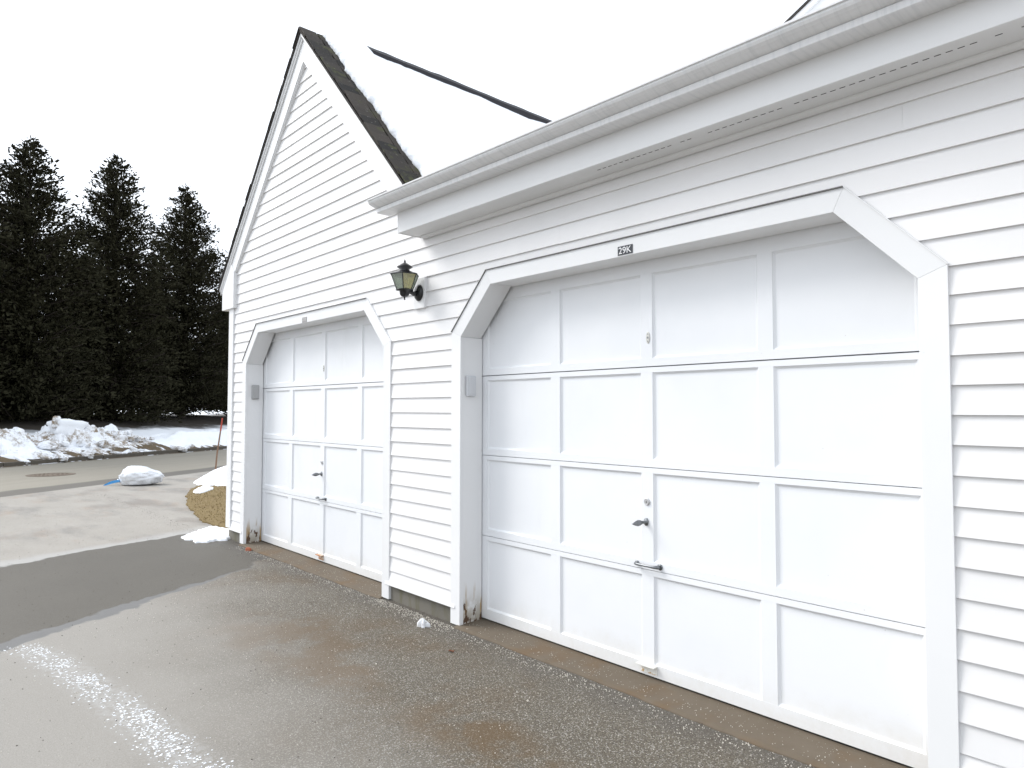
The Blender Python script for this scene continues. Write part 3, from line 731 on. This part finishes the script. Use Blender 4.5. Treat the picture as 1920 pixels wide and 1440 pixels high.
bm = bmesh.new(); lathe(bm, [(.036, 2.400), (.036, 2.408), (.030, 2.414), (.056, 2.430), (.052, 2.435), (.030, 2.450), (.010, 2.462), (.006, 2.464), (.008, 2.470), (.006, 2.475), (.0015, 2.486)], (lx, ly, 0), 24); LP(bm_obj('roof_cap', bm, 'black', None, True))
hexp = lambda r, z, k: Vector((lx + r * math.cos(R(60 * k + 18)), ly + r * math.sin(R(60 * k + 18)), z))
r0, z0, r1, z1 = .060, 2.271, .103, 2.378
v = [hexp(.108, 2.378, k) for k in range(6)] + [hexp(.036, 2.404, k) for k in range(6)] + [hexp(.108, 2.371, k) for k in range(6)]
LP(mesh_obj('hood', v, [(k, (k + 1) % 6, 6 + (k + 1) % 6, 6 + k) for k in range(6)] + [(k, (k + 1) % 6, 12 + (k + 1) % 6, 12 + k) for k in range(6)] + [tuple(range(6, 12))], 'black'))
for k in range(6):
    a, b, c, d = hexp(r0, z0, k), hexp(r0, z0, k + 1), hexp(r1, z1, k + 1), hexp(r1, z1, k)
    nrm = (b - a).cross(d - a).normalized() * .0015
    o = LP(mesh_obj('glass_pane', [a, b, c, d, a + nrm, b + nrm, c + nrm, d + nrm], [(0, 1, 2, 3), (4, 5, 6, 7), (0, 1, 5, 4), (1, 2, 6, 5), (2, 3, 7, 6), (3, 0, 4, 7)], 'amber' if k in (5,) else 'glass'))
    if k == 5: o['label'] = 'yellowed right hand pane'
    bm = bmesh.new(); tube(bm, [a, d], .0036, 6); LP(bm_obj('bar', bm, 'black'))
    bm = bmesh.new(); tube(bm, [a, b], .0028, 6); LP(bm_obj('bar', bm, 'black'))
bm = bmesh.new(); lathe(bm, [(.013, 2.372), (.013, 2.345), (.020, 2.335), (.024, 2.318), (.021, 2.300), (.010, 2.290)], (lx, ly, 0), 16); LP(bm_obj('bulb', bm, 'frost', None, True))

# ------------------------------------------------------------------ number plates
def plate(x0, x1, z0, z1, txt, mb, mt, label):
    p = box('number_plate', x0, x1, -.0035, -.0003, z0, z1, mb, None, .0008); tag(p, label, 'number plate')
    cu = bpy.data.curves.new('lettering', 'FONT'); cu.body = txt; cu.size = (z1 - z0) * 1.0; cu.align_x = 'CENTER'; cu.align_y = 'CENTER'; cu.extrude = .0003; cu.offset = .0001
    to = bpy.data.objects.new('lettering', cu); C.objects.link(to); bpy.context.view_layer.update()
    me = bpy.data.meshes.new_from_object(to.evaluated_get(bpy.context.evaluated_depsgraph_get())); bpy.data.objects.remove(to)
    me.materials.clear(); me.materials.append(M[mt]); o = bpy.data.objects.new('lettering', me); C.objects.link(o)
    xs = [q.co.x for q in me.vertices]; ys = [q.co.y for q in me.vertices]; sx = (x1 - x0) * .86 / (max(xs) - min(xs)); sy = (z1 - z0) * .74 / (max(ys) - min(ys))
    o.rotation_euler = (R(90), 0, 0); o.scale = (sx, sy, 1)
    o.location = ((x0 + x1) / 2 - (max(xs) + min(xs)) / 2 * sx, -.0038, (z0 + z1) / 2 - (max(ys) + min(ys)) / 2 * sy)
    o.parent = p
plate(5.036, 5.132, 2.228, 2.2745, '29K', 'signblack', 'signwhite', 'black number plate with white 29K over the nearer garage door')
plate(1.333, 1.424, 2.225, 2.272, '29J', 'signgrey', 'signpale', 'faded grey number plate over the farther garage door')

# ------------------------------------------------------------------ keypad boxes on the left reveals
def keypad(x0, ya, yb, za, zb, mat, label):
    o = box('keypad_box', x0, x0 + .026, ya, yb, za, zb, mat, None, .009); o.modifiers['bevel'].segments = 4; tag(o, label, 'keypad', 'keypads on the door reveals')
    b = box('keypad_cover', x0 + .026, x0 + .031, ya + .010, yb - .010, za + .012, zb - .012, mat, None, .004); b.parent = o
keypad(X2 - .005, .045, .122, 1.512, 1.652, 'plastic', 'pale grey keypad box on the reveal of the nearer door')
keypad(-.005, .064, .140, 1.535, 1.690, 'plastic2', 'darker grey keypad box on the reveal of the farther door')

# ------------------------------------------------------------------ snow heaps and banks
def mound(name, cx, cy, rx, ry, h, rot, seed, label, mat='snow', z=0.0, nn=56, rough=.5, cat='snow patch', jag=.25):
    v, f = [], []
    ca, sa = math.cos(rot), math.sin(rot); rings = nn // 3
    v.append((cx, cy, z + h * (1 + .2 * fbm((seed, 0, 0)))))
    for r in range(1, rings + 1):
        q = r / rings
        for i in range(nn):
            a = 2 * math.pi * i / nn; rr = q * (1 + jag * fbm((math.cos(a) * 1.3 + seed, math.sin(a) * 1.3, 0)) + jag * .22 * fbm((math.cos(a) * 5 + seed, math.sin(a) * 5, 4)))
            px, py = rx * rr * math.cos(a), ry * rr * math.sin(a)
            X, Y = cx + px * ca - py * sa, cy + px * sa + py * ca
            hh = h * (1 - q ** 2.2) ** .8 if q < 1 else 0
            hh *= 1 + rough * fbm((X * 2.4 / max(rx, .3), Y * 2.4 / max(rx, .3), seed))
            hh += .12 * h * fbm((X * 9 / max(rx, .3), Y * 9 / max(rx, .3), seed)) * (1 - q)
            v.append((X, Y, z + max(hh, 0) - (.02 if r == rings else 0) + (.012 if r < rings else 0)))
    for i in range(nn): f.append((0, 1 + i, 1 + (i + 1) % nn))
    for r in range(rings - 1):
        for i in range(nn): a = 1 + r * nn; f.append((a + i, a + (i + 1) % nn, a + nn + (i + 1) % nn, a + nn + i))
    return tag(mesh_obj(name, v, f, mat, None, True), label, cat)
mound('snow_patch', -7.75, 2.80, 2.4, .62, .20, math.atan2(2.2, -4.3), 3, 'white snow heap on the lawn edge by the red stake', nn=72, rough=.35)
mound('snow_patch', -.76, -.05, .42, .27, .05, R(-24), 11, 'small melting snow patch at the garage corner', nn=96, rough=.8, jag=.36)
mound('snow_patch', -5.3, 1.32, .5, .14, .05, R(-28), 19, 'flat snow scrap below the lawn edge heap', nn=40, z=.01)
mound('snow_lump', 3.531, -.166, .036, .024, .020, .4, 5, 'small dirty ice lump on the asphalt between the doors', 'dsnow', nn=36, cat='ice lump', jag=.9, rough=1.6)
# ploughed banks along the far kerb
def bank(name, t0, t1, n0, n1, prof, label, mat, seed, rough, nu=120, nv_=44):
    def f(u, q):
        tv = t0 + (t1 - t0) * u; nv = n0 + (n1 - n0) * q
        h = prof(tv, q)
        e = min(1, u * 9, (1 - u) * 9) * min(1, q * 4.5, (1 - q) * 5)
        d, pts = noise.voronoi(Vector((tv * 2.3, nv * 2.3, seed)))
        ch = (.5 - d[0]) * .7
        p0 = pts[0]; cell = noise.noise(p0 * 7.3) if True else 0
        d2, pt2 = noise.voronoi(Vector((tv * 6.2, nv * 6.2, seed + 3))); cell2 = noise.noise(pt2[0] * 5.1)
        hh = h * (1 + rough * (.35 * fbm((tv * 1.1, nv * 1.1, seed)) + .30 * cell + .14 * cell2)) + rough * .12 * ch + rough * .05 * (.5 - d2[0])
        base = max(.0, terr(tv, nv))
        jn = .26 * fbm((tv * 1.7, seed, 0)) + .10 * fbm((tv * 9, seed, 2))
        q_ = rp(tv + .06 * fbm((tv * 3, nv * 3, 8)), nv + jn * (1 - q), 0)
        z = base - .05 + (.06 + max(hh - base, .02)) * (max(e, 0) ** .6)
        return (q_.x, q_.y, z)
    return snow_sheet(name, f, nu, nv_, label, mat, 'snow bank')
def lerp(pts, x):
    for (a, b), (c, d) in zip(pts, pts[1:]):
        if x <= c: return b + (d - b) * max(0, (x - a) / (c - a))
    return pts[-1][1]
b1 = bank('snow_bank', 4.0, 9.35, 12.38, 14.6, lambda tv, q: lerp([(0, .55), (.12, .22), (.3, .42), (.55, .86), (.8, .80), (1, .45)], q) * lerp([(4, .9), (7, 1.0), (8.3, 1.0), (9.0, .74), (9.4, .5)], tv), 'lumpy ploughed snow bank at the left end of the far kerb', 'dsnow', 1.5, .9)
b2 = bank('snow_bank', 8.7, 13.2, 12.36, 14.7, lambda tv, q: lerp([(0, .2), (.12, .25), (.35, .55), (.6, .95), (.8, .88), (1, .5)], q) * lerp([(8.7, .55), (9.6, .80), (10.2, .98), (10.9, .98), (12.0, .86), (12.9, .66), (13.3, .4)], tv), 'tallest dirty snow heap with upright slab on the far kerb', 'dsnow', 4.2, 1.0)
b3 = bank('snow_bank', 12.6, 27.0, 12.16, 14.2, lambda tv, q: lerp([(0, .2), (.15, .34), (.4, .60), (.7, .58), (1, .5)], q), 'long smooth snow bank on the right of the far kerb', 'snow', 8.8, .45, 160, 40)
def chunk(parent, tv, nv, z, sx, sy, sz, seed, nm='snow_chunk', rot=None):
    bm = bmesh.new(); bmesh.ops.create_icosphere(bm, subdivisions=3, radius=1)
    for q in bm.verts:
        c = q.co; k = max(abs(c.x), abs(c.y), abs(c.z)); c2 = c / k if k else c
        c3 = c.lerp(c2, .85); c3 *= 1 + .24 * fbm(c * 1.7 + Vector((seed, 0, 0))) + .11 * fbm(c * 5 + Vector((seed, 4, 0)))
        q.co = Vector((c3.x * sx, c3.y * sy, c3.z * sz))
    o = bm_obj(nm, bm, 'snow' if nm == 'snow_slab' else 'dsnow', None, True); p = rp(tv, nv, z); o.location = p; o.rotation_euler = rot or (random.uniform(-.4, .4), random.uniform(-.4, .4), random.uniform(0, 3)); o.parent = parent
    return o
chunk(b2, 10.20, 13.55, .88, .50, .24, .24, 3.3, 'snow_slab', (0, R(4), ang))
chunk(b2, 9.76, 13.5, 1.06, .10, .12, .17, 6.3)
for i in range(16):
    tv = random.uniform(6.5, 14.5); s = random.uniform(.05, .13); chunk(b1 if tv < 9 else b2, tv, random.uniform(12.08, 12.45), .13, s * 2.2, s, s * .55, i * 2.9 + 50)
for i in range(34):
    par, a, b = random.choice(((b1, 5, 9), (b2, 9, 12.9), (b2, 9, 12.9)))
    tv = random.uniform(a, b); nv = random.uniform(12.6, 13.6); q = (nv - 12.1) / 2.6
    s = random.uniform(.05, .15); chunk(par, tv, nv, .18 + q * .95 * (.8 if par is b1 else .9), s * 1.3, s, s * .8, i * 1.7)

# ------------------------------------------------------------------ conifers
def conifer(tv, nv, H, rmax, seed, label, dens=1.0, group='conifer row across the street', k=.80, low=.5):
    rg = random.Random(seed); base = rp(tv, nv, terr(tv, nv) - .05)
    root = empty('conifer_tree', base, label, 'tree', group)
    bm = bmesh.new(); tube(bm, [(0, 0, -.1), (.01, .01, H * .3), (-.01, .01, H * .6), (0, 0, H * .97)], [.19, .15, .09, .012], 10)
    v, f = [], []
    def leaf(p, d, L, wd):
        a = d.orthogonal().normalized(); a.rotate(Matrix.Rotation(rg.uniform(0, 6.28), 3, d)); i = len(v)
        v.extend([p - a * wd, p + a * wd, p + d * L * .6 + a * wd * .9, p + d * L, p + d * L * .5 - a * wd]); f.append((i, i + 1, i + 2, i + 3, i + 4))
    nb = int(640 * dens); bv = []
    for b in range(nb):
        q = 1 - (b + rg.random()) / nb; q = q ** .80           # fraction from the top
        s = q * (H - low) + .08
        z = H - s
        rad = min(rmax, k * s ** .76 + .03) * rg.uniform(.84, 1.04) * (1 + .16 * noise.noise(Vector((z * .9, seed, 0))))
        if z < 1.6 and low > .3: rad *= .75 + .15 * z
        th = rg.uniform(0, 6.283); el = R(rg.uniform(15, 48)) if s < 4 else R(rg.uniform(-8, 34))
        d = Vector((math.cos(th) * math.cos(el), math.sin(th) * math.cos(el), math.sin(el)))
        p0 = Vector((0, 0, z - rad * math.sin(el) * .6)); n = int(6 + rad * 19)
        for j in range(n):
            u = (j + rg.random()) / n
            if u < .25 and rg.random() < .5: continue
            droop = -.10 * rad * u * u
            p = p0 + d * rad * u + Vector((rg.gauss(0, 1), rg.gauss(0, 1), rg.gauss(0, .75))) * (.05 + .075 * rad * (1 - .5 * u) * .8) + Vector((0, 0, droop))
            dd = (d + Vector((rg.gauss(0, .6), rg.gauss(0, .6), rg.gauss(.15, .5)))).normalized()
            leaf(p, dd, rg.uniform(.09, .20), rg.uniform(.018, .040))
            if rg.random() < .75: leaf(p + Vector((rg.gauss(0, .05), rg.gauss(0, .05), rg.gauss(0, .05))), (dd + Vector((rg.gauss(0, .8), rg.gauss(0, .8), rg.gauss(0, .6)))).normalized(), rg.uniform(.06, .14), rg.uniform(.014, .032))
        if b % 2 == 0: bv.append((p0, p0 + d * rad * .85, .012 + .012 * rad))
    for j in range(14):
        leaf(Vector((0, 0, H - .45 + j * .035)), Vector((rg.gauss(0, .5), rg.gauss(0, .5), .8)).normalized(), .12, .018)
    cr = mesh_obj('crown', v, f, 'leaf'); cr.parent = root
    for a, b, r in bv: tube(bm, [a, b], [r, r * .3], 4)
    tr = bm_obj('trunk', bm, 'bark'); tr.parent = root
    return root
T = [(8.6, 18.1, 10.6, 'conifer cut by the left edge of the picture'), (12.45, 18, 10.0, 'tallest looking pointed conifer at far left behind the snow heap'),
     (16.2, 18, 10.75, 'middle one of the three pointed conifers across the street'), (20.1, 18, 10.75, 'pointed conifer nearest the garage corner across the street'),
     (24.2, 18.4, 7.6, 'conifer mostly hidden behind the garage corner')]
for i, (a, b, h, lb) in enumerate(T): conifer(a, b, h, 2.6, 40 + i, lb, 1.1, low=.12 if a < 18 else .6)
T2 = [(6.9, 21.3, 8.2, 'shorter back row conifer at the far left edge'), (10.4, 21.5, 8.0, 'shorter back row conifer left of the tallest looking one'), (14.4, 21.4, 7.6, 'shorter back row conifer between the first two pointed tops'),
      (18.2, 21.6, 7.2, 'shorter back row conifer between the last two pointed tops'), (22.2, 21.5, 7.4, 'shorter back row conifer beside the garage corner')]
for i, (a, b, h, lb) in enumerate(T2): conifer(a, b, h, 2.5, 70 + i, lb, 1.0, 'back row conifers across the street', .6, .1 if a < 17 else .6)

# ------------------------------------------------------------------ street things
mh = empty('manhole_cover', (-10.75, -.11, 0), 'round rusty manhole cover set in the street', 'manhole')
bm = bmesh.new(); lathe(bm, [(.46, -.003), (.46, .004), (.375, .004), (.372, -.002)], (0, 0, 0), 40); o = bm_obj('ring', bm, 'ironrust'); o.parent = mh
bm = bmesh.new(); lathe(bm, [(.366, -.003), (.366, .003), (.35, .006), (.02, .006)], (0, 0, 0), 40)
for rr, cnt in ((.30, 20), (.22, 14), (.14, 9)):
    for i in range(cnt): a = 6.283 * i / cnt; lathe(bm, [(.018, .006), (.016, .011)], (rr * math.cos(a), rr * math.sin(a), 0), 6)
o = bm_obj('lid', bm, 'ironrust'); o.parent = mh
# marker stake
sk = empty('marker_stake', (-8.96, 2.775, .0), 'thin wooden driveway marker stake with red top', 'stake')
bm = bmesh.new(); tube(bm, [(0, 0, -.1), (.01, .04, .45), (.03, .10, .95)], [.020, .018, .017], 8); o = bm_obj('pole', bm, 'stake'); o.parent = sk
bm = bmesh.new(); tube(bm, [(.03, .10, .95), (.045, .13, 1.24)], [.0185, .017], 8); o = bm_obj('red_top', bm, 'stakered'); o.parent = sk; o['label'] = 'red painted top'
# rubbish bag
bg_ = empty('rubbish_bag', (-7.15, .80, 0), 'full white plastic rubbish bag with blue drawstring lying on driveway', 'rubbish bag')
dirv = Vector((rt.x, rt.y, 0)).normalized()      # lies across the view, neck to the left
ba = math.atan2(dirv.y, dirv.x) + R(6)
bm = bmesh.new(); bmesh.ops.create_icosphere(bm, subdivisions=5, radius=1)
for q in bm.verts:
    c = q.co.copy(); u = c.x
    w_ = (1 - .18 * u) if u > 0 else 1.0
    taper = 1.0 if u < .45 else 1 - (u - .45) * .55
    if u < -.75: taper *= 1 - (-u - .75) * 1.9
    lump = 1 + .10 * fbm((c.x * 1.6 + 9, c.y * 1.6, c.z * 1.6)) + .045 * fbm((c.x * 5, c.y * 5, c.z * 5)) + .02 * math.sin(c.y * 9 + c.z * 7) * (abs(u) > .5)
    zz = c.z * .185 * taper * w_ * lump * (1.0 - .25 * u)
    q.co = Vector((u * .40 * lump, c.y * .27 * taper * lump, max(zz, -.165) + .170))
    if c.z < -.5: q.co.z = max(0.003, q.co.z * .4)
o = bm_obj('bag', bm, 'bag', None, True); o.parent = bg_; o.rotation_euler = (0, 0, ba)
bm = bmesh.new(); tube(bm, [(-.33, 0, .10), (-.385, -.01, .075), (-.43, -.015, .085)], [.05, .022, .035], 10); o = bm_obj('neck', bm, 'bag', None, True); o.parent = bg_; o.rotation_euler = (0, 0, ba)
v = [(-.36, -.06, .115), (-.37, -.055, .065), (-.50, -.075, .035), (-.60, -.09, .004), (-.64, -.095, .004), (-.60, -.10, .035), (-.50, -.085, .085)]
v += [(a, b - .012, c) for a, b, c in v]; n = 7
o = mesh_obj('drawstring', v, [tuple(range(7)), tuple(range(7, 14))] + [(i, (i + 1) % 7, 7 + (i + 1) % 7, 7 + i) for i in range(7)], 'blue'); o.parent = bg_; o.rotation_euler = (0, 0, ba)
bm = bmesh.new(); tube(bm, [(-.385 + .0, -.03 * math.cos(a * .785) - .005, .078 + .028 * math.sin(a * .785)) for a in range(9)], .007, 6); o = bm_obj('drawstring', bm, 'blue'); o.parent = bg_; o.rotation_euler = (0, 0, ba)

# ------------------------------------------------------------------ debris: leaves, crumbs, grit, packed snow track
def leaf_obj(x, y, s, rot, label):
    v, f = [(0, 0, .003)], []; n = 12
    for i in range(n):
        a = 6.283 * i / n; r = s * (.55 + .45 * abs(math.sin(a * 2.5)) + .1 * math.cos(a)); v.append((r * math.cos(a), r * .7 * math.sin(a), .004 + s * .28 * (math.sin(a * 3) * .5 + .5)))
    f = [(0, 1 + i, 1 + (i + 1) % n) for i in range(n)]
    o = tag(mesh_obj('dead_leaf', v, f, 'deadleaf'), label, 'leaf'); o.location = (x, y, 0); o.rotation_euler = (0, 0, rot); sm = o.modifiers.new('solid', 'SOLIDIFY'); sm.thickness = .0012
    return o
leaf_obj(4.029, -.315, .022, .5, 'curled brown leaf on the asphalt before the nearer door')
leaf_obj(-.50, -.03, .06, 1.1, 'dark red brown leaf at the garage corner foundation')
o = mound('brick_crumb', .311, -.064, .045, .022, .022, R(20), 9, 'crumbled red brick piece at the farther sill end', 'brick', nn=22, cat='brick piece', jag=.3)
def grains(name, pts, mat, label, cat):
    v, f = [], []
    for x, y, z, s in pts:
        k = len(v); a = random.uniform(0, 6.28)
        for i in range(3):
            th = a + i * 2.094 + random.uniform(-.3, .3); v.append((x + s * math.cos(th) * random.uniform(.7, 1.2), y + s * math.sin(th) * random.uniform(.7, 1.2), z - .001))
        v.append((x + random.uniform(-.3, .3) * s, y + random.uniform(-.3, .3) * s, z + s * random.uniform(.7, 1.2)))
        f += [(k, k + 1, k + 3), (k + 1, k + 2, k + 3), (k + 2, k, k + 3)]
    o = mesh_obj(name, v, f, mat); kind(o, 'stuff'); o['label'] = label; o['category'] = cat
    return o
pts = []
while len(pts) < 7000:
    x = random.uniform(.9, 7.6); y = -abs(random.gauss(0, 1.0)) if random.random() < .75 else random.uniform(-3, 0)
    if y < -3 or x < 1.0 - .54 * y: continue
    cl_ = noise.noise(Vector((x * 1.4, y * 1.4, 0)))
    if random.random() > .55 + .6 * cl_ and y < -.12: continue
    pts.append((x, y - .03, .001, random.choice((.0013, .0018, .0018, .0024, .0026, .0036)) * (1.0 if random.random() < .975 else 2.2)))
for i in range(800):
    x = random.choice((0, X2)) + random.uniform(.02, W - .02); pts.append((x, -.05 - abs(random.gauss(0, .05)), .001, random.uniform(.0015, .005)))
for i in range(800):
    x = random.choice((0, X2, X2)) + random.uniform(.02, W - .02); pts.append((x, random.uniform(-.01, .19), .014, random.uniform(.0012, .0034)))
for i in range(700):
    pts.append((random.uniform(W, X2), -.02 - abs(random.gauss(0, .06)), .001, random.uniform(.002, .005)))
grains('salt_grit', pts, 'grit', 'pale road salt and grit scattered before the doors', 'grit')
pts = []
for i in range(2600):
    pts.append((random.uniform(-6, 7), random.uniform(-3, -.02) if random.random() < .6 else -.03 - abs(random.gauss(0, .1)), .001, random.uniform(.0015, .0042)))
grains('dark_grit', pts, 'pebble', 'dark crumbs of dirt scattered over the driveway', 'grit')
# packed snow left in a tyre track
pts_v, fcs = [], []
def trk(u): x = 2.2 + u * 2.5; return x, -2.23 + .46 * (u ** .6) * .85
for i in range(3000):
    u = random.random(); x, y = trk(u); wd = .06 + .04 * u
    lane = random.choice((-1, 1, 1, 0)) * wd * .55
    y += lane + random.gauss(0, .032); x += random.gauss(0, .03)
    if .5 * noise.noise(Vector((x * 5, y * 5, 2))) + .8 * noise.noise(Vector((x * 45, y * 45, 1))) < .02: continue
    if u < .18 and random.random() > u / .18 + .25: continue
    s = random.uniform(.002, .0065); k = len(pts_v); a0 = random.uniform(0, 6.28)
    for j in range(5):
        th = a0 + j * 1.2566; r = s * random.uniform(.6, 1.3); pts_v.append((x + r * math.cos(th) * .9, y + r * math.sin(th), .0008))
    pts_v.append((x, y, .001 + s * .35)); fcs += [(k + j, k + (j + 1) % 5, k + 5) for j in range(5)]
o = mesh_obj('packed_snow_track', pts_v, fcs, 'icy'); kind(o, 'stuff'); o['label'] = 'white packed snow crumbs left in a tyre track on the asphalt'; o['category'] = 'snow'
print('objects', len(bpy.data.objects), 'tris', sum(len(o.data.polygons) for o in bpy.data.objects if o.type == 'MESH'))
